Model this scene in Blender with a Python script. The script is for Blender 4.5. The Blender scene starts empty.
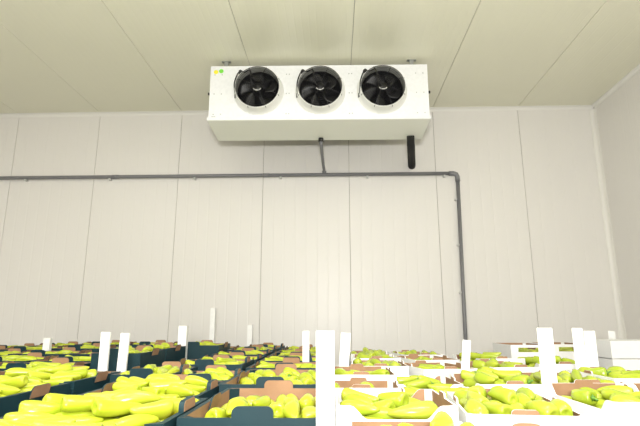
import bpy, bmesh, math, random
from mathutils import Vector, Matrix
import numpy as np

C = bpy.context.scene.collection
sc = bpy.context.scene
PI = math.pi
rnd = random.Random(7)

# ------------------------------------------------------------------ camera
EYE = 1.60                      # camera height above the floor
CEIL = EYE + 2.876
YW = 6.31                       # back wall
XR = 3.515                      # right wall
XL, YF = -6.7, -4.2             # left wall, wall behind the camera (out of view)
PW, PX0 = 1.15, 0.2005          # sandwich panel width, x of one joint

cam = bpy.data.cameras.new('camera')
co = bpy.data.objects.new('camera', cam)
C.objects.link(co)
p_, y_, r_ = 0.2220040862, 0.029834925, -0.0014618
f_ = Vector((-math.sin(y_)*math.cos(p_), math.cos(y_)*math.cos(p_), math.sin(p_)))
rt = Vector((math.cos(y_), math.sin(y_), 0))
up = rt.cross(f_)
rt2 = math.cos(r_)*rt + math.sin(r_)*up
up2 = -math.sin(r_)*rt + math.cos(r_)*up
m3 = Matrix((rt2, up2, -f_)).transposed()
co.matrix_world = Matrix.Translation((0, 0, EYE)) @ m3.to_4x4()
cam.sensor_width = 36.0
cam.lens = 36.0*493.094/640.0
cam.clip_start = 0.05
sc.camera = co

# ------------------------------------------------------------------ light and exposure
sc.view_settings.view_transform = 'Standard'
sc.view_settings.look = 'None'
sc.view_settings.gamma = 1.0
sc.view_settings.use_curve_mapping = False
sc.view_settings.exposure = 0.0
w = bpy.data.worlds.new('world')
sc.world = w
w.use_nodes = True
w.node_tree.nodes['Background'].inputs['Color'].default_value = (1, 1, 1, 1)
w.node_tree.nodes['Background'].inputs['Strength'].default_value = 0.0

LAMPS = [(-4.0, 1.6), (-1.6, 0.2), (0.8, 1.0), (-4.0, -2.2), (1.6, -2.2), (-1.2, -2.8)]
LAMP_W = 58.0
for (lx, ly) in LAMPS:
    L = bpy.data.lights.new('lamp_light', 'AREA')
    L.shape = 'RECTANGLE'
    L.size = 1.5
    L.size_y = 0.5
    L.energy = LAMP_W
    L.color = (1.0, 0.985, 0.95)
    lo = bpy.data.objects.new('lamp_light', L)
    lo.location = (lx, ly, CEIL-0.13)
    C.objects.link(lo)
# the photographer's flash, bounced off the ceiling above and behind the camera
L = bpy.data.lights.new('flash_light', 'AREA')
L.shape = 'DISK'
L.size = 0.5
L.energy = 285.0
L.color = (1.0, 0.99, 0.97)
lo = bpy.data.objects.new('flash_light', L)
lo.location = (0.0, -0.9, EYE+0.3)
lo.rotation_euler = (math.radians(150), 0, 0)
C.objects.link(lo)

# ------------------------------------------------------------------ helpers
def link(o, parent=None):
    C.objects.link(o)
    if parent is not None:
        o.parent = parent
    return o

def tag(o, label=None, cat=None, group=None, kind=None):
    if label: o['label'] = label
    if cat: o['category'] = cat
    if group: o['group'] = group
    if kind: o['kind'] = kind
    return o

def empty(name, loc, rz=0, parent=None):
    o = bpy.data.objects.new(name, None)
    o.location = loc
    o.rotation_euler = (0, 0, rz)
    o.empty_display_size = 0.1
    return link(o, parent)

class MB:
    """collects polygons with material slots, then links ONE mesh object"""
    def __init__(s):
        s.V, s.F, s.M, s.S = [], [], [], []
    def add(s, V, F, m=0, smooth=False):
        b = len(s.V)
        s.V += [tuple(v) for v in V]
        for f in F:
            s.F.append(tuple(b+i for i in f))
            s.M.append(m)
            s.S.append(smooth)
    def box(s, x0, x1, y0, y1, z0, z1, m=0):
        V = [(x, y, z) for x in (x0, x1) for y in (y0, y1) for z in (z0, z1)]
        s.add(V, [(0,1,3,2), (4,6,7,5), (0,4,5,1), (2,3,7,6), (0,2,6,4), (1,5,7,3)], m)
    def tube(s, pts, r, n=12, m=0, cap=True):
        pts = [Vector(p) for p in pts]
        rings = []
        ref = None
        for i, p in enumerate(pts):
            a = pts[max(i-1, 0)]; b = pts[min(i+1, len(pts)-1)]
            d = (b-a).normalized()
            if ref is None:
                ref = Vector((0, 0, 1)) if abs(d.z) < .9 else Vector((1, 0, 0))
            u = (ref - d*ref.dot(d)).normalized()
            ref = u
            v = d.cross(u)
            rr = r[i] if isinstance(r, (list, tuple)) else r
            rings.append([p+(u*math.cos(2*PI*k/n)+v*math.sin(2*PI*k/n))*rr for k in range(n)])
        V = [q for R in rings for q in R]
        F = []
        for i in range(len(pts)-1):
            for k in range(n):
                F.append((i*n+k, i*n+(k+1) % n, (i+1)*n+(k+1) % n, (i+1)*n+k))
        if cap:
            F.append(tuple(range(n-1, -1, -1)))
            F.append(tuple((len(pts)-1)*n+k for k in range(n)))
        s.add(V, F, m, True)
    def lathe_y(s, prof, n=40, m=0, c=(0, 0, 0), smooth=True):
        """prof: list of (radius, y) turned about the y axis"""
        V = []; F = []
        for (r, y) in prof:
            for k in range(n):
                a = 2*PI*k/n
                V.append((c[0]+r*math.cos(a), c[1]+y, c[2]+r*math.sin(a)))
        for i in range(len(prof)-1):
            for k in range(n):
                F.append((i*n+k, (i+1)*n+k, (i+1)*n+(k+1) % n, i*n+(k+1) % n))
        s.add(V, F, m, smooth)
    def slab(s, prof, axis, at, t, m_a, m_b, m_rim, z0=None):
        """upright cardboard slab: prof = outline [(u,z)...] closed; axis 'x' or 'y' is the run of u;
        at = coordinate of the face with material m_a, at+t the face with m_b"""
        def P(u, z, w_):
            return (u, w_, z) if axis == 'x' else (w_, u, z)
        n = len(prof)
        A = [P(u, z, at) for u, z in prof]
        B = [P(u, z, at+t) for u, z in prof]
        s.add(A, [tuple(range(n))], m_a)
        s.add(B, [tuple(range(n-1, -1, -1))], m_b)
        for i in range(n):
            j = (i+1) % n
            s.add([A[i], A[j], B[j], B[i]], [(0, 3, 2, 1)], m_rim)
    def mesh(s, name, mats):
        me = bpy.data.meshes.new(name)
        me.from_pydata(s.V, [], s.F)
        for m in mats: me.materials.append(m)
        me.polygons.foreach_set('material_index', s.M)
        me.polygons.foreach_set('use_smooth', s.S)
        me.update()
        bm = bmesh.new(); bm.from_mesh(me)
        bmesh.ops.remove_doubles(bm, verts=bm.verts, dist=1e-5)
        bmesh.ops.recalc_face_normals(bm, faces=bm.faces)
        bm.to_mesh(me); bm.free()
        return me
    def build(s, name, mats, parent=None, loc=(0, 0, 0)):
        if not isinstance(mats, (list, tuple)): mats = [mats]
        o = bpy.data.objects.new(name, s.mesh(name, mats))
        o.location = loc
        return link(o, parent)

def bevel(o, w_, seg=2):
    b = o.modifiers.new('bevel', 'BEVEL'); b.width = w_; b.segments = seg
    b.limit_method = 'ANGLE'; b.angle_limit = math.radians(40)
    return o

# ------------------------------------------------------------------ materials
def mat(name, col, rough=.5, metal=0, spec=.5, noise=None, bump=None, sub=0, coat=0):
    """noise = (scale, second colour, low, high); bump = (scale, strength, distance)"""
    m = bpy.data.materials.new(name); m.use_nodes = True
    nt = m.node_tree; b = nt.nodes['Principled BSDF']
    b.inputs['Base Color'].default_value = (*col, 1)
    b.inputs['Roughness'].default_value = rough
    b.inputs['Metallic'].default_value = metal
    b.inputs['Specular IOR Level'].default_value = spec
    if coat:
        b.inputs['Coat Weight'].default_value = coat
        b.inputs['Coat Roughness'].default_value = .15
    if sub:
        b.inputs['Subsurface Weight'].default_value = sub
        b.inputs['Subsurface Radius'].default_value = (.02, .02, .004)
    tc = nt.nodes.new('ShaderNodeTexCoord')
    if noise:
        n = nt.nodes.new('ShaderNodeTexNoise'); n.inputs['Scale'].default_value = noise[0]
        n.inputs['Detail'].default_value = 4
        nt.links.new(tc.outputs['Object'], n.inputs['Vector'])
        r = nt.nodes.new('ShaderNodeValToRGB')
        r.color_ramp.elements[0].position = noise[2]; r.color_ramp.elements[1].position = noise[3]
        r.color_ramp.elements[0].color = (*noise[1], 1); r.color_ramp.elements[1].color = (*col, 1)
        nt.links.new(n.outputs['Fac'], r.inputs['Fac'])
        nt.links.new(r.outputs['Color'], b.inputs['Base Color'])
    if bump:
        n = nt.nodes.new('ShaderNodeTexNoise'); n.inputs['Scale'].default_value = bump[0]
        nt.links.new(tc.outputs['Object'], n.inputs['Vector'])
        u = nt.nodes.new('ShaderNodeBump'); u.inputs['Strength'].default_value = bump[1]
        u.inputs['Distance'].default_value = bump[2]
        nt.links.new(n.outputs['Fac'], u.inputs['Height'])
        nt.links.new(u.outputs['Normal'], b.inputs['Normal'])
    return m

M = {}
M['wall'] = mat('wall_panel_steel', (.79, .768, .736), .36, noise=(.6, (.775, .753, .72), .3, .7), bump=(14, .06, .01))
M['ceil'] = mat('ceiling_panel_steel', (.80, .785, .635), .34, noise=(.5, (.78, .765, .615), .3, .7), bump=(14, .06, .01))  # cream cast of reflected light is put into the panel colour
M['joint'] = mat('joint_sealant', (.42, .40, .36), .8)
M['trim'] = mat('white_trim', (.80, .785, .74), .4)
M['floor'] = mat('floor_concrete', (.42, .41, .39), .6, noise=(3, (.34, .33, .32), .3, .7))
M['unit'] = mat('unit_white_enamel', (.84, .85, .86), .35, noise=(30, (.80, .81, .82), .35, .6))
M['tray'] = mat('tray_enamel_bounce_tint', (.88, .89, .80), .4)  # white enamel, brightened and tinted to stand in for light bounced off peppers
M['ring'] = mat('fan_ring_white', (.80, .80, .76), .45)
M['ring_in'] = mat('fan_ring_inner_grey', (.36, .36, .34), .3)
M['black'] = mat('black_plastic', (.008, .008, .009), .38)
M['blade'] = mat('fan_blade_black', (.006, .006, .007), .45)
M['wire'] = mat('guard_wire_black', (.015, .015, .017), .35)
M['grey_pvc'] = mat('grey_pvc', (.19, .19, .2), .42)
M['clip'] = mat('pipe_clip_grey', (.62, .62, .60), .5)
M['foam'] = mat('black_foam_insulation', (.012, .012, .012), .85, bump=(60, .3, .004))
M['steel'] = mat('zinc_steel', (.42, .43, .42), .4, .8)
M['yellow'] = mat('yellow_sticker', (.90, .80, .04), .5)
M['green'] = mat('green_sticker', (.20, .72, .06), .5)
M['slot'] = mat('grille_slot_dark', (.10, .10, .10), .6)
M['teal'] = mat('dark_teal_cardboard', (.007, .030, .039), .5, spec=.3, noise=(9, (.010, .038, .048), .3, .75), bump=(90, .08, .002))
M['brown'] = mat('brown_cardboard', (.38, .215, .12), .8, noise=(14, (.31, .17, .09), .3, .7), bump=(120, .1, .002))
M['white'] = mat('white_cardboard', (.86, .86, .85), .6, noise=(11, (.82, .82, .815), .3, .7), bump=(90, .06, .002))
M['post'] = mat('white_edge_board', (.90, .90, .89), .55, noise=(20, (.84, .84, .83), .25, .6))
M['stem'] = mat('pepper_stem_green', (.15, .32, .04), .5, noise=(60, (.10, .24, .03), .3, .7))

def pepper_mat(name, a, b_, c_):
    m = bpy.data.materials.new(name); m.use_nodes = True
    nt = m.node_tree; b = nt.nodes['Principled BSDF']
    b.inputs['Roughness'].default_value = .24
    b.inputs['Subsurface Weight'].default_value = .12
    b.inputs['Subsurface Radius'].default_value = (.012, .012, .003)
    geo = nt.nodes.new('ShaderNodeNewGeometry')
    r = nt.nodes.new('ShaderNodeValToRGB')
    r.color_ramp.elements[0].color = (*a, 1); r.color_ramp.elements[1].color = (*c_, 1)
    e = r.color_ramp.elements.new(.5); e.color = (*b_, 1)
    at = nt.nodes.new('ShaderNodeTexNoise'); at.inputs['Scale'].default_value = 9
    at.inputs['Detail'].default_value = 1
    nt.links.new(geo.outputs['Position'], at.inputs['Vector'])
    ad = nt.nodes.new('ShaderNodeMath'); ad.operation = 'MULTIPLY_ADD'
    ad.inputs[1].default_value = 1.7; ad.inputs[2].default_value = -.35
    nt.links.new(at.outputs['Fac'], ad.inputs[0])
    nt.links.new(ad.outputs[0], r.inputs['Fac'])
    nt.links.new(r.outputs['Color'], b.inputs['Base Color'])
    return m
M['pepY'] = pepper_mat('pepper_skin_yellow_green', (.33, .42, .018), (.44, .51, .028), (.53, .56, .05))
M['pepG'] = pepper_mat('pepper_skin_lime_green', (.28, .38, .022), (.38, .465, .032), (.48, .53, .05))

# ------------------------------------------------------------------ the room
def struct(o): 
    o['kind'] = 'structure'; return o

def ribbed_strip(width, length, nrib, depth, groove, edge=.003):
    """profile of a micro-ribbed steel sandwich panel, local: u across, w along, surface at 0, grooves recessed"""
    pr = [(edge, -.012), (edge, -.002), (edge+.003, 0)]
    step = (width-2*edge)/nrib
    for k in range(1, nrib):
        u = edge + k*step
        pr += [(u-groove, 0), (u-groove*.45, -depth), (u+groove*.45, -depth), (u+groove, 0)]
    pr += [(width-edge-.003, 0), (width-edge, -.002), (width-edge, -.012)]
    return pr

def panel_mesh(name, width, length, nrib, depth, groove, fn, material):
    pr = ribbed_strip(width, length, nrib, depth, groove)
    V = [fn(u, h, w_) for w_ in (0, length) for (u, h) in pr]
    n = len(pr)
    F = [(i, i+1, n+i+1, n+i) for i in range(n-1)]
    mb = MB(); mb.add(V, F)
    me = bpy.data.meshes.new(name); me.from_pydata(mb.V, [], mb.F); me.materials.append(material); me.update()
    return me

# floor
mb = MB(); mb.box(XL-.1, XR+.1, YF-.1, YW+.1, -.12, 0)
struct(mb.build('floor', M['floor']))
# back wall: backing slab (seen only in the joints) with one panel per 1.15 m
mb = MB(); mb.box(XL-.1, XR+.1, YW+.010, YW+.11, 0, CEIL+.1)
wb = struct(mb.build('wall_back', M['joint']))
me_w = panel_mesh('wall_panel', PW, CEIL, 8, .0011, .012, lambda u, h, w_: (u, -h, w_), M['wall'])
k0 = math.floor((XL-PX0)/PW)
xs = [PX0+k*PW for k in range(k0, 4)]
for x in xs:
    if x+PW > XR:
        wd = XR-x
        if wd < .05: continue
        me = panel_mesh('wall_panel', wd, CEIL, 6, .0011, .012, lambda u, h, w_: (u, -h, w_), M['wall'])
    else: me = me_w
    link(bpy.data.objects.new('wall_panel', me), wb).location = (x, YW, 0)
# right wall
mb = MB(); mb.box(XR+.010, XR+.11, YF-.1, YW, 0, CEIL+.1)
wr = struct(mb.build('wall_right', M['joint']))
me_r = panel_mesh('wall_panel', PW, CEIL, 8, .0011, .012, lambda u, h, w_: (-h, -u, w_), M['wall'])
y = YW-.02
while y > YF:
    link(bpy.data.objects.new('wall_panel', me_r), wr).location = (XR, y, 0)
    y -= PW
# left wall and the wall behind the camera
mb = MB(); mb.box(XL-.1, XL, YF-.1, YW, 0, CEIL+.1); struct(mb.build('wall_left', M['wall']))
mb = MB(); mb.box(XL, XR, YF-.1, YF, 0, CEIL+.1); struct(mb.build('wall_front', M['wall']))
# ceiling
mb = MB(); mb.box(XL-.1, XR+.1, YF-.1, YW+.1, CEIL+.010, CEIL+.12)
ce = struct(mb.build('ceiling', M['joint']))
me_c = panel_mesh('ceiling_panel', PW, YW-YF, 16, .0006, .008, lambda u, h, w_: (u, w_, h*-1), M['ceil'])
for x in xs:
    if x+PW > XR:
        wd = XR-x
        if wd < .05: continue
        me = panel_mesh('ceiling_panel', wd, YW-YF, 8, .0006, .008, lambda u, h, w_: (u, w_, h*-1), M['ceil'])
    else: me = me_c
    link(bpy.data.objects.new('ceiling_panel', me), ce).location = (x, YF, CEIL)
# coves
def cove(name, run, s=.045):
    mb = MB()
    n = 6
    pr = [(0, 0)]+[(s-s*math.sin(a*PI/2/n)*.75, s-s*math.cos(a*PI/2/n)*.75) for a in range(n+1)]
    pr = [(0, 0), (s, 0), (s, .006)]+[(s-(s-.006)*math.sin(a*PI/2/n), s-(s-.006)*math.cos(a*PI/2/n)) for a in range(1, n)]+[(.006, s), (0, s)]
    V = []; 
    for (a, b) in pr: V.append(run(a, b, 0))
    for (a, b) in pr: V.append(run(a, b, 1))
    m_ = len(pr)
    F = [(i, (i+1) % m_, m_+(i+1) % m_, m_+i) for i in range(m_)]+[tuple(range(m_)), tuple(range(2*m_-1, m_-1, -1))]
    mb.add(V, F)
    return struct(mb.build(name, M['trim']))
cove('trim_1', lambda a, b, t: (XL+(XR-XL)*t, YW-a, CEIL-b))
cove('trim_2', lambda a, b, t: (XR-a, YF+(YW-.05-YF)*t, CEIL-b))
cove('trim_3', lambda a, b, t: (XR-a, YW-b, (CEIL-.05)*t), .06)

# ------------------------------------------------------------------ lamps on the ceiling behind the camera (out of frame)
mb = MB(); mb.box(-.8, .8, -.28, .28, .02, .11)
me_h = None
M['lampglow'] = bpy.data.materials.new('lamp_diffuser'); M['lampglow'].use_nodes = True
b = M['lampglow'].node_tree.nodes['Principled BSDF']
b.inputs['Emission Color'].default_value = (1, .98, .94, 1); b.inputs['Emission Strength'].default_value = 1.5
for i, (lx, ly) in enumerate(LAMPS):
    t = empty('ceiling_lamp', (lx, ly, CEIL-.11))
    tag(t, 'white linear ceiling lamp out of the frame, ' + ('near left', 'near middle', 'near right', 'far left behind camera', 'far right behind camera', 'far middle behind camera')[i], 'lamp', 'ceiling lamps behind the camera')
    a = MB(); a.box(-.8, .8, -.28, .28, .02, .11); a.build('housing', M['trim'], t)
    a = MB(); a.box(-.75, .75, -.25, .25, .0, .018); a.build('diffuser', M['lampglow'], t)

# ------------------------------------------------------------------ the evaporator under the ceiling
YU, YB = 4.98, 5.50             # front and back of the unit
UX0, UX1 = -1.365, 1.035
UT, UB = EYE+2.806, EYE+2.172   # top and underside of the casing
UCX = (UX0+UX1)/2
ev = empty('air_cooler', (UCX, (YU+YB)/2, UB))
tag(ev, 'white three-fan air cooler hanging from the ceiling above the crates', 'air cooler')
ev_inv = Vector((UCX, (YU+YB)/2, UB))
def evb(mb, name, mats, parent=ev, bev=None):
    mb.V = [(v[0]-ev_inv.x, v[1]-ev_inv.y, v[2]-ev_inv.z) for v in mb.V]
    o = mb.build(name, mats, parent)
    if bev: bevel(o, bev)
    return o
FANS = [(-.824, UB+.322), (-.148, UB+.322), (.527, UB+.322)]
FR = .232
# casing: front sheet with three round openings, sides, top, back
mb = MB()
n = 48
def ringpts(cx, cz, r, n, y):
    return [(cx+r*math.cos(2*PI*k/n), y, cz+r*math.sin(2*PI*k/n)) for k in range(n)]
edges = [UX0, -.5075, .185, UX1]
for i, (cx, cz) in enumerate(FANS):
    xa, xb = edges[i], edges[i+1]
    # cell outline sampled at the same angles as the circle
    inner = ringpts(cx, cz, FR, n, YU)
    outer = []
    for k in range(n):
        a = 2*PI*k/n; dx, dz = math.cos(a), math.sin(a)
        t = 1e9
        if dx > 1e-9: t = min(t, (xb-cx)/dx)
        if dx < -1e-9: t = min(t, (xa-cx)/dx)
        if dz > 1e-9: t = min(t, (UT-cz)/dz)
        if dz < -1e-9: t = min(t, (UB-cz)/dz)
        outer.append((cx+dx*t, YU, cz+dz*t))
    for (px, pz) in ((xa, UB), (xa, UT), (xb, UB), (xb, UT)):
        k = min(range(n), key=lambda q: (outer[q][0]-px)**2+(outer[q][2]-pz)**2)
        outer[k] = (px, YU, pz)
    mb.add(inner+outer, [(k, (k+1) % n, n+(k+1) % n, n+k) for k in range(n)])
mb.box(UX0, UX0+.004, YU+.001, YB, UB, UT); mb.box(UX1-.004, UX1, YU+.001, YB, UB, UT)
mb.box(UX0+.004, UX1-.004, YU+.001, YB, UT-.004, UT)
mb.box(UX0+.004, UX1-.004, YU+.001, YB, UB, UB+.004)
evb(mb, 'casing', M['unit'])
# dark coil block behind the fans
mb = MB(); mb.box(UX0+.01, UX1-.01, YB-.16, YB-.01, UB+.02, UT-.02)
evb(mb, 'coil_block', M['black'])
mb = MB()
for k in range(60):
    x = UX0+.02+k*(UX1-UX0-.04)/59
    mb.box(x-.0008, x+.0008, YB-.01, YB, UB+.02, UT-.02)
evb(mb, 'coil_fins', M['steel'])
# drip tray, slightly wider than the casing
mb = MB()
x0, x1 = UX0-.008, UX1+.008
zt, zl, zb = UB+.012, UB-.022, UB-.040
P = [(x0, YU-.018, zt), (x1, YU-.018, zt), (x1, YU-.018, zl), (x0, YU-.018, zl),
     (x0, YB+.02, zt), (x1, YB+.02, zt), (x1, YB+.02, zb), (x0, YB+.02, zb)]
mb.add(P, [(0,1,2,3), (5,4,7,6), (4,0,3,7), (1,5,6,2), (3,2,6,7), (4,5,1,0)])
tr = evb(mb, 'drip_tray', M['tray'], bev=.004)
mb = MB(); mb.box(x0-.002, x1+.002, YU-.026, YU-.0185, UB-.020, UB+.018)
evb(mb, 'tray_lip', M['unit'], bev=.002)
mb = MB(); mb.box(UCX-.0, UCX+.24, (YU+YB)/2-.05, (YU+YB)/2+.05, UB-.046, UB-.0435)
# fans
for i, (cx, cz) in enumerate(FANS):
    mb = MB()   # white nozzle: flange on the sheet, then a collar standing proud of it
    mb.lathe_y([(FR-.002, -.118), (FR-.002, -.120), (FR+.003, -.128), (FR+.009, -.128), (FR+.012, -.120), (FR+.020, -.05), (FR+.034, -.008), (FR+.044, -.002), (FR+.044, .0)], 56)
    ring = evb_o = None
    mb.V = [(v[0]+cx, v[1]+YU, v[2]+cz) for v in mb.V]
    ring = evb(mb, 'fan_ring', M['ring'])
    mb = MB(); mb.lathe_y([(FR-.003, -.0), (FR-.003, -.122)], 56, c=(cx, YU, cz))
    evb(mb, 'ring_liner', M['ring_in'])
    mb = MB(); mb.tube([(cx+(FR+.002)*math.cos(2*PI*k/56), YU-.128, cz+(FR+.002)*math.sin(2*PI*k/56)) for k in range(57)], .0032, 8, cap=False)
    evb(mb, 'guard_rim', M['wire'])
    # flange feet with bolts, low left and right
    mb = MB()
    for s in (-1, 1):
        for q in range(2):
            a = -PI/2+s*(.28+.16*q)
            bx, bz = cx+(FR+.055)*math.cos(a), cz+(FR+.045)*math.sin(a)
            mb.box(bx-.012, bx+.012, YU-.006, YU, bz-.006, bz+.006)
    mb.box(cx-.09, cx+.09, YU-.004, YU, cz-FR-.066, cz-FR-.040)
    evb(mb, 'ring_foot', M['unit'], bev=.002)
    mb = MB()   # black barrel behind the blades
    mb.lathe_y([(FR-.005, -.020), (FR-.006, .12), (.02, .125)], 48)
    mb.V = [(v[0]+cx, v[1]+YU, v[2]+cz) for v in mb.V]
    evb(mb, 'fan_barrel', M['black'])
    # impeller
    im = MB()
    nb = 5
    for kb in range(nb):
        a0 = 2*PI*kb/nb+.3*i+.2
        V = []; rows = 7; cols = 5
        for r_i in range(rows):
            rr = .055+(FR-.018-.055)*r_i/(rows-1)
            wdt = .34+.46*math.sin(PI*(.25+.55*r_i/(rows-1)))
            for c_i in range(cols):
                t = c_i/(cols-1)-.5
                a = a0+t*wdt*1.05+.35*(r_i/(rows-1))**2
                V.append((cx+rr*math.cos(a), YU-.005+t*.07*(1-.4*r_i/(rows-1)), cz+rr*math.sin(a)))
        F = [(r_i*cols+c_i, r_i*cols+c_i+1, (r_i+1)*cols+c_i+1, (r_i+1)*cols+c_i) for r_i in range(rows-1) for c_i in range(cols-1)]
        b2 = MB(); b2.add(V, F, 0, True)
        o = evb(b2, 'fan_blade', M['blade'])
        so = o.modifiers.new('thick', 'SOLIDIFY'); so.thickness = .004
    mb = MB()
    mb.lathe_y([(.001, -.115), (.040, -.114), (.052, -.102), (.056, -.06), (.064, .03), (.060, .08)], 28)
    mb.V = [(v[0]+cx, v[1]+YU, v[2]+cz) for v in mb.V]
    hub = evb(mb, 'fan_motor', M['black'])
    mb = MB()   # bright bolt ring on the motor seen from below
    for s in range(9):
        a = PI+ .35 + s*(PI-.7)/8
        mb.V += []
    arc = [(cx+.045*math.cos(PI+.45+q*(PI-.9)/10), YU-.119, cz-.004+.036*math.sin(PI+.45+q*(PI-.9)/10)) for q in range(11)]
    mb.tube(arc, .0055, 8)
    evb(mb, 'motor_bracket', M['clip'])
    # wire guard: rings and radial spokes bowed outward
    mb = MB()
    for q in range(9):
        rr = .060+(FR-.060)*q/8
        bow = -.150+.025*(q/8)**2
        pts = [(cx+rr*math.cos(2*PI*k/40), YU+bow, cz+rr*math.sin(2*PI*k/40)) for k in range(41)]
        mb.tube(pts, .0013, 5, cap=False)
    for q in range(8):
        a = 2*PI*q/8+PI/8
        pts = [(cx+.05*math.cos(a), YU-.145, cz+.05*math.sin(a))]
        for rr in (.1, .15, FR):
            pts.append((cx+rr*math.cos(a), YU-.152+.025*((rr-.06)/(FR-.06))**2, cz+rr*math.sin(a)))
        pts.append((cx+(FR+.014)*math.cos(a), YU-.120, cz+(FR+.014)*math.sin(a)))
        pts.append((cx+(FR+.020)*math.cos(a), YU-.090, cz+(FR+.018)*math.sin(a)))
        mb.tube(pts, .0028, 6)
    evb(mb, 'fan_guard', M['wire'])
    # cable from the gland on the sheet, over the guard to the motor
    gx, gz = cx-.186, cz+.178
    mb = MB(); mb.lathe_y([(.001, -.034), (.017, -.033), (.021, -.022), (.021, -.012), (.026, -.010), (.026, 0)], 16, c=(0, -.10, 0))
    mb.V = [(v[0]+gx, v[1]+YU, v[2]+gz) for v in mb.V]
    evb(mb, 'cable_gland', M['black'])
    def curve(P, nn=10):
        out = []
        P = [Vector(p) for p in P]
        Q = [P[0]]+P+[P[-1]]
        for s in range(1, len(Q)-2):
            for t in range(nn):
                t /= nn
                a_, b_, c_, d_ = Q[s-1], Q[s], Q[s+1], Q[s+2]
                out.append(.5*((2*b_)+(-a_+c_)*t+(2*a_-5*b_+4*c_-d_)*t*t+(-a_+3*b_-3*c_+d_)*t**3))
        out.append(P[-1])
        return out
    mb = MB()
    mb.tube(curve([(gx, YU-.13, gz), (gx-.028, YU-.14, gz-.04), (gx-.056, YU-.14, gz-.13), (gx-.060, YU-.12, gz-.19), (gx-.060, YU-.03, gz-.23)], 8), .007, 8)
    evb(mb, 'cable', M['black'])
    mb = MB()
    mb.tube(curve([(gx+.01, YU-.13, gz), (gx+.05, YU-.12, gz-.005), (cx-.085, YU-.16, cz+.175), (cx-.068, YU-.165, cz+.12), (cx-.055, YU-.160, cz+.03), (cx-.02, YU-.12, cz)], 8), .006, 8)
    evb(mb, 'cable', M['black'])
    mb = MB(); mb.box(gx-.075, gx-.050, YU-.03, YU, gz-.26, gz-.215)
    evb(mb, 'junction_clip', M['black'], bev=.004)
# rivets on the sheet
mb = MB()
for x in (UX0+.05, UX0+.13, -.52, -.49, .17, .20, UX1-.13, UX1-.05):
    for z in (UB+.06, UB+.30, UB+.53):
        mb.lathe_y([(.0005, -.004), (.005, -.003), (.0065, 0)], 8, c=(x, YU, z))
mb2 = evb(mb, 'rivets', M['steel'])
mb2['kind'] = 'stuff'
for (x, z, mm) in ((UX0+.060, UT-.070, 'yellow'), (UX0+.118, UT-.060, 'green')):
    mb = MB(); mb.lathe_y([(.0005, -.0012), (.025, -.0012), (.025, 0)], 24, c=(x, YU, z), smooth=False)
    o = evb(mb, 'sticker', M[mm]); o['label'] = 'small round %s sticker' % ('yellow' if mm == 'yellow' else 'green')
mb = MB(); mb.box(UX0+.03, UX0+.075, YU-.0015, YU, UB+.022, UB+.032); evb(mb, 'rating_plate', M['slot'])
# side screws
for s, x in ((-1, UX0), (1, UX1)):
    mb = MB(); mb.tube([(x, YU+.06, UB+.33), (x+s*.03, YU+.06, UB+.33)], .016, 12)
    evb(mb, 'side_knob', M['black'])
ev.rotation_euler.z = .014
# hanging brackets up to the ceiling
for x in (UX0+.165, UX1-.165):
    for yy in (YU+.03, YB-.05):
        mb = MB()
        mb.box(x-.045, x+.045, yy-.02, yy+.02, UT, UT+.006)
        mb.box(x-.022, x+.022, yy-.012, yy+.012, UT+.006, CEIL-.004)
        mb.box(x-.05, x+.05, yy-.02, yy+.02, CEIL-.006, CEIL+.0)
        evb(mb, 'hanging_bracket', M['steel'])

# ------------------------------------------------------------------ pipework
PZ = EYE+1.935
PXR = 1.62
def arc_pts(c, r, a0, a1, n, plane):
    o = []
    for k in range(n+1):
        a = a0+(a1-a0)*k/n
        o.append(plane(c, r, a))
    return o
pp = empty('drain_pipe', (-5.0, YW-.05, PZ))
tag(pp, 'long grey plastic pipe running along the back wall and down it', 'pipe')
o0 = Vector((-5.0, YW-.05, PZ))
def ppb(mb, name, m_, parent=pp, o_=None):
    o_ = o_ or o0
    mb.V = [tuple(Vector(v)-o_) for v in mb.V]
    return mb.build(name, m_, parent)
yp = YW-.045
mb = MB(); mb.tube([(XL+.02, yp, PZ), (PXR-.09, yp, PZ)], .024, 16); ppb(mb, 'horizontal_run', M['grey_pvc'])
mb = MB(); mb.tube([(PXR, yp, PZ-.09), (PXR-.05, yp, .0)], .024, 16); ppb(mb, 'down_run', M['grey_pvc'])
mb = MB(); mb.tube([(PXR-.11, yp, PZ), (PXR-.05, yp, PZ), (PXR-.015, yp, PZ-.012), (PXR-.002, yp, PZ-.045), (PXR, yp, PZ-.11)], .031, 16)
ppb(mb, 'elbow', M['grey_pvc'])
for x in (-5.2, -2.93, -.9): 
    mb = MB(); mb.tube([(x-.045, yp, PZ), (x+.045, yp, PZ)], .027, 16); ppb(mb, 'coupling', M['grey_pvc'])
for x in (-5.31, -4.16, -3.01, -1.86, -.71, .44, 1.45):
    mb = MB(); mb.box(x-.012, x+.012, yp-.016, YW-.001, PZ-.044, PZ-.022); mb.box(x-.012, x+.012, yp+.024, YW-.001, PZ-.03, PZ+.03)
    ppb(mb, 'pipe_clip', M['clip'])
for z in (PZ-.35, PZ-.95, PZ-1.55):
    x = PXR-.05*(PZ-z)/PZ
    mb = MB(); mb.box(x-.044, x-.022, yp-.012, YW-.001, z-.012, z+.012); mb.box(x-.03, x+.03, yp+.024, YW-.001, z-.012, z+.012)
    ppb(mb, 'pipe_clip', M['clip'])
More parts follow.
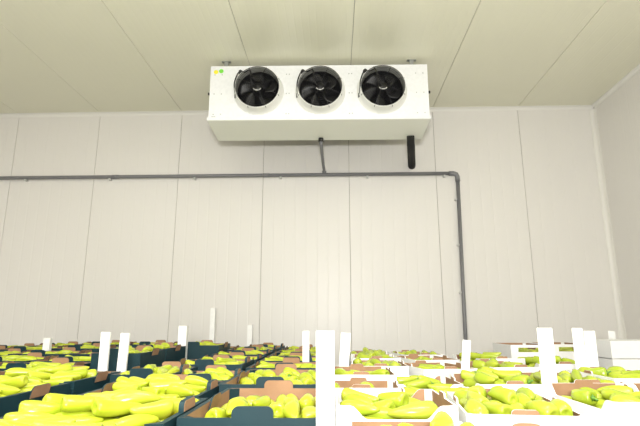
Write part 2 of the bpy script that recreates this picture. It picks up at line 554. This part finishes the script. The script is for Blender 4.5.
# short drain from the tray to the run
dx = -.150
dp = empty('tray_drain', (dx, YB-.06, UB-.06))
tag(dp, 'short grey drain pipe from the cooler tray down to the wall pipe', 'pipe')
od = Vector((dx, YB-.06, UB-.06))
mb = MB(); mb.tube([(dx, YB-.05, UB-.045), (dx, YB-.05, UB-.085)], .03, 14); ppb(mb, 'collar', M['black'], dp, od)
mb = MB(); mb.tube([(dx, YB-.05, UB-.07), (dx+.002, YB-.03, UB-.12), (dx+.01, yp-.14, PZ+.10), (dx+.018, yp-.03, PZ+.065), (dx+.02, yp-.005, PZ+.02)], .019, 14)
ppb(mb, 'drain_tube', M['grey_pvc'], dp, od)
mb = MB(); mb.tube([(dx+.02, yp-.012, PZ+.05), (dx+.02, yp, PZ+.024)], .028, 14); ppb(mb, 'tee', M['grey_pvc'], dp, od)
# insulated black pipe
bx = .895
ip = empty('insulated_pipe', (bx, YB-.08, UB-.05))
tag(ip, 'thick black foam-insulated pipe under the right end of the cooler', 'pipe')
mb = MB(); oi = Vector((bx, YB-.08, UB-.05))
mb.tube([(bx, YB-.06, UB-.026), (bx+.003, YB-.04, UB-.07), (bx+.012, YB+.02, UB-.095), (bx+.03, YB+.12, UB-.10), (bx+.13, YW-.08, UB-.115), (bx+.14, YW-.012, UB-.115)], [.045, .045, .046, .047, .050, .050], 18)
ppb(mb, 'insulation', M['foam'], ip, oi)

# ------------------------------------------------------------------ pepper shapes
def pepper_geo(v, ns=14):
    """axis along local X, shoulder at -x, tip at +x; returns verts, faces"""
    L,R0,bend,lob,ph,fat = [(.126,.0275,.008,3,.3,.55),(.110,.0285,-.006,4,1.1,.62),(.146,.0248,.011,3,2.0,.50),(.134,.0246,-.009,3,.8,.58),(.090,.0300,.003,4,.2,.75)][v]
    st=[(0.03,.30),(0.0,.62),(.03,.84),(.10,.97),(.22,1.0),(.38,.95),(.55,.84),(.70,.70),(.83,.53),(.92,.36),(.975,.20)]
    if fat>.7: st=[(0.035,.30),(0.0,.62),(.03,.86),(.12,1.0),(.3,1.03),(.5,1.0),(.7,.93),(.84,.78),(.93,.55),(.975,.30)]
    V=[(-L/2+.008,0,0)];F=[]
    for i,(t,r) in enumerate(st):
        for j in range(ns):
            a=2*math.pi*j/ns
            rr=R0*r*(1+.07*(1-.5*t)*math.cos(lob*a+ph+t*.7)+.02*math.cos(2*a+v))
            zb=bend*4*(t-.5)**2
            V.append((L*(t-.5), rr*math.cos(a), rr*math.sin(a)-zb+bend*.4))
    n=len(st)
    V.append((L*.495,0,-bend+bend*.4))
    for j in range(ns):
        k=(j+1)%ns
        F.append((0,1+k,1+j))
        for i in range(n-1):
            a=1+i*ns;b=a+ns
            F.append((a+j,a+k,b+k,b+j))
        F.append((1+(n-1)*ns+j,1+(n-1)*ns+k,len(V)-1))
    return V,F

SV = [pepper_geo(v, 16) for v in range(5)]
def stem_geo(v):
    mb = MB(); 
    L = [.126, .110, .146, .134, .090][v]
    x = -L/2
    # calyx: a small five-pointed cap sunk in the shoulder, then the curved stalk
    V = [(x+.006, 0, 0)]; n = 10
    for k in range(n):
        a = 2*PI*k/n; r = .0155 if k % 2 == 0 else .009
        V.append((x-.0005 if k % 2 == 0 else x+.002, r*math.cos(a), r*math.sin(a)))
    V.append((x-.007, 0, 0))
    F = [(0, 1+(k+1) % n, 1+k) for k in range(n)]+[(n+1, 1+k, 1+(k+1) % n) for k in range(n)]
    mb.add(V, F, 0, True)
    mb.tube([(x+.004, 0, 0), (x-.006, .001, .001), (x-.012, .003, .003), (x-.018, .005, .006)], [.006, .0042, .0038, .0048], 8)
    return mb
pep_me = {}
for v in range(5):
    for key in ('pepY', 'pepG'):
        V, F = SV[v]
        mb = MB(); mb.add(V, F, 0, True)
        pep_me[(v, key)] = mb.mesh('pepper', [M[key]])
stem_me = [stem_geo(v).mesh('stem', [M['stem']]) for v in range(5)]
SPH = []                    # each shape as four spheres along its axis (for piling)
for v, (L_, r_) in enumerate([(.126, .0275), (.110, .0285), (.146, .0248), (.134, .0246), (.090, .0300)]):
    SPH.append((np.array([-.30, -.05, .18, .38])*L_, np.array([.95, 1.0, .84, .56])*r_*.97))
def pile(ix, iy, depth, heading, spread, variants, level, dome, seed):
    """drop peppers one by one into a box of half-size ix, iy; each slides to the lowest free spot.
    returns (x, y, z, roll, tilt, heading, variant), z relative to the rim"""
    rr = np.random.RandomState(seed)
    P = np.zeros((0, 3)); Rr = np.zeros(0); out = []
    fails = 0
    while fails < 7 and len(out) < 110:
        v = variants[rr.randint(len(variants))]
        off, rad = SPH[v]
        hd = math.radians(heading+rr.uniform(-spread, spread)+(180 if rr.rand() < .3 else 0))
        tl = math.radians(rr.uniform(-9, 9))
        d = np.array([math.cos(hd)*math.cos(tl), math.sin(hd)*math.cos(tl), -math.sin(tl)])
        S = off[:, None]*d[None, :]
        ex = max(abs(S[:, 0]).max()+.020, .03); ey = max(abs(S[:, 1]).max()+.020, .03)
        K = 60
        cx_ = rr.uniform(-1, 1, K)*max(ix-ex, .001); cy_ = rr.uniform(-1, 1, K)*max(iy-ey, .001)
        z = np.full(K, -depth+rad.max())
        if len(P):
            A = np.stack([cx_[:, None]+S[None, :, 0], cy_[:, None]+S[None, :, 1]], -1)          # K,4,2
            D2 = ((A[:, :, None, :]-P[None, None, :, :2])**2).sum(-1)                            # K,4,N
            R2 = (rad[None, :, None]+Rr[None, None, :])**2
            h = np.where(D2 < R2, P[None, None, :, 2]+np.sqrt(np.maximum(R2-D2, 0))-S[None, :, 2, None], -1)
            z = np.maximum(z, h.max((1, 2)))
        lim = level+dome*(1-(cx_/ix)**2)*(1-(cy_/iy)**2)-rad.max()
        k = int(np.argmin(z-lim+.0*cx_))
        if z[k] > lim[k]:
            fails += 1; continue
        fails = 0
        out.append((cx_[k], cy_[k], z[k], rr.uniform(0, 6.28), tl, hd, v))
        P = np.concatenate([P, S+np.array([cx_[k], cy_[k], z[k]])]); Rr = np.concatenate([Rr, rad])
    return out

# ------------------------------------------------------------------ crates
TIER = .14
def top_profile(L, zr, zb, kind, style, tab):
    """closed outline (u, z) of one crate wall, u from -L/2 to L/2; zr rim, zb bottom"""
    h = L/2
    if style == 'dip':          # long walls of the white crates: full height at both ends, low between
        d = .036; e = min(.22*L, .075)
        P = [(-h, zb), (h, zb), (h, zr), (h-e*.55, zr)]
        for k in range(1, 6): 
            t = k/6; P.append((h-e*.55-e*.65*t, zr-d*(3*t*t-2*t*t*t)))
        P += [(h-e*1.2, zr-d), (-h+e*1.2, zr-d)]
        for k in range(5, 0, -1):
            t = k/6; P.append((-h+e*.55+e*.65*t, zr-d*(3*t*t-2*t*t*t)))
        P += [(-h+e*.55, zr), (-h, zr)]
        return P
    if style == 'low': zr -= .032; tab = None
    P = [(-h, zb), (h, zb), (h, zr)]
    if tab:
        w_, th = tab; r = min(.018, th*.8)
        P.append((w_/2, zr))
        for k in range(6):
            a = k/5*PI/2; P.append((w_/2-r+r*math.cos(a), zr+th-r+r*math.sin(a)))
        for k in range(6):
            a = PI/2+k/5*PI/2; P.append((-w_/2+r+r*math.cos(a), zr+th-r+r*math.sin(a)))
        P.append((-w_/2, zr))
    P.append((-h, zr))
    return P
def wall_piece(name, parent, L, axis, at, t, zr, zb, kind, style, tab, window=False):
    """axis: run direction; at<0 wall on the negative side. outside faces away from the centre"""
    outer = 0; inner = 1
    mb = MB()
    s = -1 if at < 0 else 1
    prof = top_profile(L, zr, zb, kind, style, tab)
    if window:                  # printed end with a wide cut-out under the rim
        a = L*.30; z1 = zr-.022; z2 = z1-.036
        for (u0, u1, q0, q1) in ((-L/2, -a, zb, zr), (a, L/2, zb, zr), (-a, a, z1, zr), (-a, a, zb, z2)):
            mb.slab([(u0, q0), (u1, q0), (u1, q1), (u0, q1)], axis, at, -s*t, 0, 1, 0)
    else:
        mb.slab(prof, axis, at, -s*t, 0, 1, 0)
    if tab and (kind == 'white' or axis == 'y'):      # this flap folds brown side out
        w_, th = tab; r = min(.018, th*.8); m2 = MB()
        q = [(w_/2, zr+.001), (w_/2, zr+th-r)]+[(w_/2-r+r*math.cos(k/5*PI/2), zr+th-r+r*math.sin(k/5*PI/2)) for k in range(1, 6)]
        q += [(-u, z) for u, z in reversed(q)]
        m2.slab(q, axis, at+s*.0012, -s*.001, 0, 0, 0)
        m2.build('flap', M['brown'], parent)
    o = mb.build(name, [M['teal' if kind == 'green' else 'white'], M['brown']], parent)
    return o
def make_crate(cx, cy, zt, lx, ly, rz, kind, low, windows, label, group, h=TIER):
    """zt = rim height above the floor; low: walls with the dipped middle ('x' = the walls running along x, 'y', or '')"""
    t = empty('pepper_crate', (cx, cy, zt-h), rz)
    tag(t, label, 'crate', group)
    zr, zb = h, .003
    g = kind == 'green'
    tx = .008 if g else .006
    ty = .016 if g else .006
    tabw = (.115, .030) if g else (.075, .014)
    hx, hy = lx/2, ly/2
    for s in (-1, 1):
        lo = low == 'x' or (low == 'f' and s < 0) or (low == 'b' and s > 0)
        wall_piece('end_panel', t, lx, 'x', s*hy, tx, zr, zb, kind, ('low' if g else 'dip') if lo else '', None if (lo or low == 'n') else tabw, ('f' in windows and s < 0))
        out = g and ((s < 0) or cx < -1.1)          # these long-wall flaps have tipped over to the right
        if out:
            fl = MB(); w_, th = .125, .046; r = .02; q = [(w_/2, 0)]
            q += [(w_/2-r+r*math.cos(k/5*PI/2), th-r+r*math.sin(k/5*PI/2)) for k in range(6)]
            q += [(-u, z) for u, z in reversed(q)]
            fl.slab(q, 'y', 0, .004, 0, 0, 1)
            f = fl.build('flap', [M['brown'], M['teal']], t, (s*hx+(.003 if s > 0 else ty+.004), 0, zr-.024))
            f.rotation_euler = (0, math.radians(14), 0)
        wall_piece('side_panel', t, ly-2*tx, 'y', s*hx, ty, zr, zb, kind, 'dip' if low == 'y' else '', None if (low in ('y', 'n') or out) else tabw, ('r' in windows and s > 0) or ('l' in windows and s < 0))
    mb = MB(); mb.box(-hx+ty, hx-ty, -hy+tx, hy-tx, zb, zb+.005)
    mb.build('base', M['brown'], t)
    for sx in (-1, 1):
        for sy in (-1, 1):
            mb = MB()
            e = .034 if g else .022
            x0, y0 = sx*(hx-ty), sy*(hy-tx)
            tri = [(x0, y0), (x0-sx*e, y0), (x0, y0-sy*e)]
            zt_ = zr-.001
            V = [(x, y, zb+.006) for x, y in tri]+[(x, y, zt_) for x, y in tri]
            mb.add(V, [(0, 1, 2), (3, 5, 4), (0, 3, 4, 1), (1, 4, 5, 2), (2, 5, 3, 0)], 0)
            mb.build('corner_post', M['teal' if g else 'white'], t)
    return t

tier_me = {}
def tier_mesh(kind, lx, ly):
    k = (kind, round(lx, 2), round(ly, 2))
    if k not in tier_me:
        mb = MB(); h = TIER-.002; t = .006
        for s in (-1, 1):
            mb.box(-lx/2, lx/2, min(s*ly/2, s*(ly/2-t)), max(s*ly/2, s*(ly/2-t)), 0, h, 0)
            mb.box(min(s*lx/2, s*(lx/2-t)), max(s*lx/2, s*(lx/2-t)), -ly/2+t, ly/2-t, 0, h-.001, 0)
        mb.box(-lx/2+t, lx/2-t, -ly/2+t, ly/2-t, 0, .005, 1)
        tier_me[k] = mb.mesh('carton', [M['teal' if kind == 'green' else 'white'], M['brown']])
    return tier_me[k]

NICK = {0: 'nearest middle green crate', 1: 'second middle green crate', 2: 'bottom left green crate', 3: 'large front left green crate', 4: 'second left green crate', 5: 'small green crate with arched flap', 6: 'small green crate under dark stack', 19: 'green crate at left edge', 20: 'green crate before two edge boards', 21: 'green crate cut by left edge', 39: 'white crate at bottom edge', 40: 'dipped white crate behind front board', 41: 'narrow middle white crate', 42: 'third middle white crate', 46: 'white crate left of right board', 47: 'second dipped white crate', 48: 'third dipped white crate', 52: 'heaped white crate left of board', 55: 'nearest white crate at right', 56: 'white crate at right edge', 57: 'small white crate right of board', 58: 'white crate below paired boards', 59: 'white crate at right edge behind', 43: 'white crate below slanted board', 49: 'white crate with lined up peppers'}
# x0, x1, y0, y1, depth of rim below the eye, rotation (deg), kind, low walls, windows, fill, what it is called
CR = [
(-0.436, -0.022, 1.43, 2.085, 0.25, 0, 'green', '', '', 'a1', 'nearest one in the middle, left of the tall front board'),
(-0.478, -0.06, 2.115, 2.8, 0.24, 0, 'green', '', '', 'a2', 'second from the front in the middle column'),
(-0.93, -0.445, 0.84, 1.32, 0.25, 0, 'green', 'x', '', 'b1', 'at the bottom left edge, nearest the camera'),
(-0.93, -0.445, 1.34, 1.82, 0.25, 0, 'green', 'x', '', 'b2', 'large one left of the nearest middle crate'),
(-0.945, -0.49, 1.84, 2.32, 0.25, 0, 'green', 'f', '', 'b3', 'behind the large front left one'),
(-0.8, -0.49, 2.35, 2.84, 0.25, 4, 'green', '', '', 'c2', 'small one with an arched flap, in the third row'),
(-1.13, -0.82, 2.56, 3.04, 0.245, 0, 'green', '', '', 'c1', 'beneath the tall dark green stack at its right'),
(-0.53, -0.07, 3.02, 3.48, 0.25, 0, 'green', '', '', 'b1', 'third row of the middle column, beside the leaning flap'),
(-1.02, -0.56, 3.07, 3.53, 0.235, 0, 'green', '', '', 'b2t', 'fourth row, left of the middle column'),
(-0.53, -0.07, 3.52, 3.98, 0.245, 0, 'green', '', '', 'b3', 'fourth row of the middle column'),
(-1.0, -0.56, 3.58, 4.04, 0.245, 0, 'green', '', '', 'b1t', 'fifth row, left of the middle column'),
(-0.53, -0.07, 4.02, 4.48, 0.24, 0, 'green', '', '', 'b2', 'fifth row of the middle column'),
(-1.0, -0.56, 4.08, 4.54, 0.235, 0, 'green', '', '', 'b3t', 'sixth row, with a brown inner wall showing'),
(-0.53, -0.07, 4.52, 4.98, 0.24, 0, 'green', '', '', 'b1', 'sixth row of the middle column'),
(-0.98, -0.56, 4.58, 5.04, 0.225, 0, 'green', '', '', 'b2', 'seventh row, left of the middle column'),
(-0.53, -0.07, 5.02, 5.48, 0.24, 0, 'green', '', '', 'b3', 'last but one row of the middle column'),
(-0.92, -0.55, 5.1, 5.56, 0.225, 0, 'green', '', '', 'b1', 'last row toward the back wall, left of the middle column'),
(-1.45, -1.0, 4.35, 4.83, 0.175, 0, 'green', '', '', 'b2', 'raised above its neighbours behind the tall dark stack'),
(-1.45, -1.02, 5.0, 5.46, 0.23, 0, 'green', '', '', 'b2', 'close to the back wall behind the tall dark stack'),
(-1.66, -1.17, 1.76, 2.26, 0.25, 0, 'green', 'b', '', 'b1', 'at the left edge, second row from the front'),
(-1.66, -1.18, 2.3, 2.8, 0.25, 0, 'green', 'f', '', 'b2', 'at the left, in front of the two white edge boards'),
(-2.16, -1.69, 2.3, 2.8, 0.25, 0, 'green', '', '', 'b3', 'cut by the left edge, third row'),
(-2.07, -1.6, 2.9, 3.38, 0.245, 0, 'green', '', '', 'b1t', 'fourth row at the left, between dark flaps'),
(-2.56, -2.09, 2.9, 3.38, 0.245, 0, 'green', '', '', 'b2', 'fourth row, cut by the left edge'),
(-1.57, -1.25, 3.25, 3.73, 0.18, 0, 'green', '', '', 'c1', 'on the tall dark stack behind the two edge boards'),
(-1.57, -1.25, 3.75, 4.23, 0.175, 0, 'green', '', '', 'c2', 'on the tall dark stack, its rear half'),
(-2.07, -1.6, 3.42, 3.9, 0.24, 0, 'green', '', '', 'b3', 'fifth row at the left'),
(-2.56, -2.09, 3.42, 3.9, 0.24, 0, 'green', '', '', 'b1', 'fifth row, near the left edge'),
(-2.09, -1.62, 3.96, 4.44, 0.225, 0, 'green', '', '', 'b2t', 'sixth row at the left'),
(-2.58, -2.11, 3.96, 4.44, 0.225, 0, 'green', '', '', 'b3t', 'sixth row, second from its right'),
(-3.07, -2.6, 3.96, 4.44, 0.235, 0, 'green', '', '', 'b1', 'sixth row, at the left edge'),
(-2.0, -1.53, 4.52, 5.0, 0.205, 0, 'green', '', '', 'b3', 'seventh row at the left, right of the small edge boards'),
(-2.6, -2.13, 4.55, 5.03, 0.21, 0, 'green', '', '', 'b1t', 'seventh row, behind the small edge boards'),
(-3.1, -2.63, 4.55, 5.03, 0.22, 0, 'green', '', '', 'b2', 'seventh row, left of the small edge boards'),
(-3.6, -3.13, 4.55, 5.03, 0.235, 0, 'green', '', '', 'b3', 'seventh row, at the left edge'),
(-2.2, -1.73, 5.2, 5.68, 0.2, 0, 'green', '', '', 'b1', 'back row at the left, nearest the tall dark stack'),
(-2.7, -2.23, 5.2, 5.68, 0.2, 0, 'green', '', '', 'b2', 'back row at the left, second from the tall dark stack'),
(-3.2, -2.73, 5.2, 5.68, 0.215, 0, 'green', '', '', 'b3', 'back row at the left, third from the tall dark stack'),
(-3.7, -3.23, 5.2, 5.68, 0.235, 0, 'green', '', '', 'b1t', 'back row, in the far left corner'),
(0.015, 0.335, 0.94, 1.425, 0.255, 0, 'white', 'n', '', 'c1h', 'cut by the bottom edge, right of the tall front board'),
(0.0, 0.335, 1.45, 1.82, 0.22, 0, 'white', 'x', '', 'd1', 'right behind the tall front board, with a dipped front'),
(-0.055, 0.262, 2.09, 2.36, 0.25, 0, 'white', '', '', 'c1m', 'narrow one in the middle column, second row'),
(-0.045, 0.285, 2.43, 2.91, 0.232, 0, 'white', '', '', 'c2m', 'middle column, third row'),
(0.1, 0.42, 2.97, 3.45, 0.235, 0, 'white', '', '', 'c1', 'below the slanted edge board in the middle'),
(0.12, 0.44, 3.48, 3.96, 0.225, 0, 'white', 'y', '', 'c2t', 'heaped high, fifth row of the middle column'),
(0.12, 0.44, 3.99, 4.47, 0.225, 0, 'white', 'y', '', 'c1t', 'sixth row of the middle column'),
(0.395, 0.72, 1.49, 1.975, 0.25, -6, 'white', '', '', 'c1h', 'with a wide front, left of the tall right board'),
(0.28, 0.6, 2.03, 2.38, 0.278, 0, 'white', 'x', '', 'd1', 'behind the dipped front one, second row'),
(0.27, 0.59, 2.42, 2.8, 0.272, 0, 'white', 'x', '', 'd2', 'third row, with a dipped front'),
(0.44, 0.76, 2.9, 3.38, 0.245, 11, 'white', '', '', 'c2m', 'fourth row with round peppers in a line'),
(0.48, 0.8, 3.47, 3.95, 0.235, 11, 'white', '', '', 'c1m', 'fifth row, right of the middle column'),
(0.5, 0.82, 4.05, 4.53, 0.235, 11, 'white', '', '', 'c1', 'sixth row, right of the middle column'),
(0.61, 0.92, 2.27, 2.76, 0.255, 3, 'white', 'y', '', 'c2h', 'heaped one left of the tall right board'),
(0.84, 1.16, 2.9, 3.38, 0.235, 8, 'white', 'y', '', 'c1', 'behind the heaped one, fourth row'),
(0.92, 1.24, 3.46, 3.94, 0.225, 8, 'white', 'y', '', 'c2', 'fifth row, behind the heaped one'),
(0.89, 1.21, 1.7, 2.235, 0.245, 0, 'white', 'y', '', 'c2m', 'nearest one at the right, with a brown inner end'),
(1.23, 1.55, 1.7, 2.235, 0.245, 0, 'white', 'y', '', 'c1', 'at the right edge, with a green stalk standing up'),
(0.95, 1.265, 2.28, 2.76, 0.25, 0, 'white', 'y', '', 'c1t', 'just right of the tall right board'),
(1.28, 1.6, 2.42, 2.9, 0.245, 0, 'white', '', '', 'c2', 'below the pair of edge boards at the right'),
(1.63, 1.95, 2.42, 2.88, 0.25, 0, 'white', '', '', 'c1t', 'right edge, second row'),
(1.25, 1.57, 3.2, 3.68, 0.24, 0, 'white', 'y', '', 'c2t', 'third row at the right, behind the tall right board'),
(1.46, 1.76, 4.3, 4.78, 0.17, 0, 'white', 'n', 'f', 'c1l', 'high stack with cut-out end, left of tall board'),
(1.79, 2.11, 4.3, 4.78, 0.165, 0, 'white', 'n', 'f', 'c2l', 'high stack with cut-out end, right of tall board'),
(2.28, 2.6, 4.3, 4.78, 0.142, 0, 'white', 'n', '', '', 'on the high closed stack near the room corner'),
(2.62, 2.94, 4.3, 4.78, 0.142, 0, 'white', 'n', '', '', 'on the high closed stack at the right edge'),
]
tiers = {'green': [], 'white': []}
from mathutils import Euler
indiv = []          # candidates for individual peppers: (size on view, ...)
rest = []
for ci, (x0, x1, y0, y1, c, rz, kind, low, win, fill, phrase) in enumerate(CR):
    cx, cy, lx, ly = (x0+x1)/2, (y0+y1)/2, x1-x0, y1-y0
    zt = EYE-c
    a = math.radians(rz)
    col = 'dark green' if kind == 'green' else 'white'
    make_crate(cx, cy, zt, lx, ly, a, kind, low, win, '%s crate of peppers, %s' % (col, phrase),
               'dark green pepper crates' if kind == 'green' else 'white pepper crates')
    if not fill:                 # closed cartons
        lid = MB(); lid.box(-lx/2, lx/2, -ly/2, ly/2, TIER, TIER+.004)
        crate = [o for o in C.objects if o.type == 'EMPTY' and o.name.startswith('pepper_crate')][-1]
        crate.name = 'closed_carton'; crate['label'] = 'closed white carton, topmost '+phrase; crate['group'] = 'closed white cartons'
        lid.build('lid', M['white'], crate)
    # the tiers below, down to the floor
    n = int(round((zt-TIER)/TIER)); th = (zt-TIER)/n
    vis_n = 2 if c < .19 else 0          # tiers of the high stacks that show
    for k in range(n-vis_n):
        tiers[kind].append((cx, cy, k*th, lx, ly, a, th))
    for k in range(n-vis_n, n):
        o = bpy.data.objects.new('carton', tier_mesh(kind, lx, ly))
        o.location = (cx, cy, k*th); o.rotation_euler = (0, 0, a); o.scale = (1, 1, th/TIER)
        link(o)
        tag(o, '%s carton, %s, %s' % (col, ('third tier', 'second tier')[k-n+2], phrase), 'crate', 'lower %s tiers' % col)
    if not fill: continue
    key = 'pepY' if (kind == 'green' or cy < 1.2) else 'pepG'
    ix, iy = lx/2-(.018 if kind == 'green' else .007), ly/2-.009
    hd, sp, var, lev, dm = {'a': (-90, 20, (0, 1, 1, 4, 0), .012, .010), 'b': (6, 26, (2, 3, 0, 2), .022, .036),
                            'c': (-88, 26, (0, 1, 3, 4), .018, .018), 'd': (-20, 40, (0, 3, 2, 1), .004, .012)}[fill[0]]
    if fill[0] == 'b' and cy > 2.9: lev, dm = .004, .022
    if 'l' in fill: lev, dm = -.024, 0
    if 'm' in fill: lev, dm = .002, .008
    if 'h' in fill: lev += .012
    if '2' in fill: hd += 35
    if '3' in fill: hd -= 20
    base = Matrix.Translation((cx, cy, zt)) @ Matrix.Rotation(a, 4, 'Z')
    for (px, py, pz, ex, ey, ez, v) in pile(ix, iy, TIER-.010, hd, sp, var, lev, dm, 100+ci):
        mw = base @ Matrix.Translation((px, py, pz)) @ Euler((ex, ey, ez)).to_matrix().to_4x4()
        p = mw.translation
        d = max(p.y, .5)
        vis = pz > -.055 and 1.15 < p.y and abs((p.x+.03*p.y)/p.y) < .68
        size = (1/d)*(1+.8*pz/.05*.3) if vis else 0
        (indiv if vis else rest).append((size, mw, v, key, phrase, ci, pz))
indiv.sort(key=lambda q: -q[0])
rest += indiv[300:]; indiv = indiv[:300]
ORD = ['first', 'second', 'third', 'fourth', 'fifth', 'sixth', 'seventh', 'eighth', 'ninth', 'tenth', 'eleventh', 'twelfth']
byc = {}
for q in indiv: byc.setdefault(q[5], []).append(q)
where = {}
for ci, L in byc.items():                       # name each pepper by its row and its place in the row
    L.sort(key=lambda q: q[1].translation.y)
    per = 5 if CR[ci][1]-CR[ci][0] > .38 else 4
    for i0 in range(0, len(L), per):
        row = sorted(L[i0:i0+per], key=lambda q: q[1].translation.x)
        for j, q in enumerate(row):
            where[id(q)] = (ORD[j], ORD[i0//per])
for q_ in indiv:
    (s_, mw, v, key, ph, ci, pz) = q_
    a_, b_ = where[id(q_)]
    o = bpy.data.objects.new('pepper', pep_me[(v, key)])
    link(o); o.matrix_world = mw
    col = 'green' if CR[ci][6] == 'green' else 'white'
    nick = NICK.get(ci) or (col+' crate '+' '.join(ph.replace(',', '').split()[:5]))
    tag(o, 'pepper, %s from left in %s row, in %s' % (a_, b_, nick), 'pepper', 'peppers in '+nick)
    if v in (2, 3) or pz < -.03 or rnd.random() < .45: continue       # stalk broken short, nothing of it shows
    s = bpy.data.objects.new('stem', stem_me[v]); link(s, o)
# tiers under the top crates, joined: they carry the crates but nothing of them shows
for kind in ('green', 'white'):
    mb = MB()
    for (cx, cy, z, lx, ly, a, th) in tiers[kind]:
        h = th-.002; t = .006; P = MB()
        for s in (-1, 1):
            P.box(-lx/2, lx/2, min(s*ly/2, s*(ly/2-t)), max(s*ly/2, s*(ly/2-t)), 0, h, 0)
            P.box(min(s*lx/2, s*(lx/2-t)), max(s*lx/2, s*(lx/2-t)), -ly/2+t, ly/2-t, 0, h-.001, 0)
        P.box(-lx/2+t, lx/2-t, -ly/2+t, ly/2-t, 0, .005, 1)
        ca, sa = math.cos(a), math.sin(a)
        V = [(cx+x*ca-y*sa, cy+x*sa+y*ca, z+zz) for x, y, zz in P.V]
        b0 = len(mb.V); mb.V += V
        mb.F += [tuple(i+b0 for i in f) for f in P.F]; mb.M += P.M; mb.S += P.S
    me = bpy.data.meshes.new('carton_tiers'); me.from_pydata(mb.V, [], mb.F)
    me.materials.append(M['teal' if kind == 'green' else 'white']); me.materials.append(M['brown'])
    me.polygons.foreach_set('material_index', mb.M); me.update()
    o = bpy.data.objects.new('carton_tiers', me); link(o)
    tag(o, 'lower tiers of %s cartons under the top crates' % ('dark green' if kind == 'green' else 'white'), 'crates', kind='stuff')
# everything beyond: one mesh
for key in ('pepY', 'pepG'):
    VV = []; FF = []; off = 0
    low = [pepper_geo(v, 9) for v in range(5)]
    tri = {}
    for (s_, mw, v, k, ph, ci, pz) in rest:
        if k != key: continue
        V, F = low[v]
        A = np.array(V) @ np.array(mw.to_3x3()).T + np.array(mw.translation)
        VV.append(A); FF += [tuple(i+off for i in f) for f in F]; off += len(V)
    if not VV: continue
    me = bpy.data.meshes.new('pepper_heap'); me.from_pydata(np.concatenate(VV).tolist(), [], FF)
    me.materials.append(M[key]); me.polygons.foreach_set('use_smooth', [True]*len(me.polygons)); me.update()
    o = bpy.data.objects.new('pepper_heap', me); link(o)
    tag(o, 'mass of %s peppers filling the more distant %s crates' % (('yellow-green', 'dark green') if key == 'pepY' else ('lime-green', 'white')), 'peppers', kind='stuff')

# ------------------------------------------------------------------ upright edge boards (L-shaped corner protectors)
def edge_board(x, y, ztop, lean, rz, w_, label, w2=None):
    w2 = w2 or w_*.8
    t = .004; L = ztop
    mb = MB()
    pr = [(-w_/2, 0), (w_/2, 0), (w_/2, w2), (w_/2-t, w2), (w_/2-t, t), (-w_/2, t)]
    n = len(pr); V = []; H = 8
    for k in range(H+1):
        z = L*k/H
        V += [(a, b, z) for a, b in pr]
    F = [(k*n+i, k*n+(i+1) % n, (k+1)*n+(i+1) % n, (k+1)*n+i) for k in range(H) for i in range(n)]
    F += [tuple(range(n-1, -1, -1)), tuple(H*n+i for i in range(n))]
    mb.add(V, F)
    o = mb.build('edge_board', M['post'], None, (x-math.tan(lean)*ztop, y, 0))
    o.rotation_euler = (0, lean, rz)
    tag(o, label, 'edge board', 'white upright edge boards')
    return o
BD = [  # x, y, top height, lean, turn, flange width, label
 (-.028, 1.395, EYE-.018, 0.0, .0, .050, 'tall white edge board at the front, between the green and white crates'),
 (.062, 2.935, EYE-.044, .08, .0, .055, 'slanted white edge board behind the tall front one', .02),
 (-1.303, 2.84, EYE-.041, 0, .0, .050, 'left of the two white boards before the dark green stack', .018),
 (-1.199, 2.86, EYE-.047, .03, .0, .050, 'right of the two white boards before the dark green stack', .018),
 (-1.293, 4.255, EYE-.012, 0, .0, .07, 'white edge board right of the tall dark green stack'),
 (-2.589, 4.49, EYE-.117, 0, .0, .06, 'short white edge board near the left edge', .04),
 (-.202, 3.485, EYE-.045, 0, .0, .045, 'narrow white edge board left of the tall front one', .03),
 (.734, 2.86, EYE-.076, .12, .0, .045, 'thin leaning white edge board before the grey down pipe', .02),
 (.919, 2.255, EYE-.017, 0, .0, .066, 'tall white edge board at the right, behind the nearest right crate', .02),
 (1.387, 2.95, EYE-.023, 0, .0, .060, 'left of the pair of white boards at the right'),
 (1.478, 3.0, EYE-.04, 0, .0, .065, 'right of the pair of white boards at the right'),
 (2.597, 4.85, EYE-.065, 0, .0, .065, 'short white board standing behind the closed white stack'),
 (-1.408, 5.75, EYE+.185, 0, .0, .055, 'pale edge board far back by the wall, left one'),
 (-.974, 5.75, EYE-.007, 0, .0, .055, 'pale edge board far back by the wall, right one'),
]
for b in BD: edge_board(*b)

# brown hand slot under the rim of the wide-fronted white crate
wf = [o for o in C.objects if o.name.startswith('pepper_crate') and 'wide front' in o.get('label', '')][0]
mb = MB()
q = [(.028*math.cos(PI/2+PI*k/8)-.012, TIER-.030+.010*math.sin(PI/2+PI*k/8)) for k in range(9)]
q += [(.012+.028*math.cos(-PI/2+PI*k/8), TIER-.030+.010*math.sin(-PI/2+PI*k/8)) for k in range(9)]
mb.slab(q, 'x', -.2440, .001, 0, 0, 0)
mb.build('hand_slot', M['brown'], wf)
# loose dark flap leaning up between the green crates
mb = MB()
pr = [(0, 0), (.085, 0), (.080, .05), (.060, .125), (.045, .14), (.035, .135), (.020, .07)]
mb.slab(pr, 'x', 0, .005, 0, 0, 0)
o = mb.build('cardboard_flap', M['teal'], None, (-.235, 3.497, EYE-.25-.05))
o.rotation_euler = (0, 0, .0)
tag(o, 'pointed dark green cardboard flap standing up left of the narrow white board', 'flap')
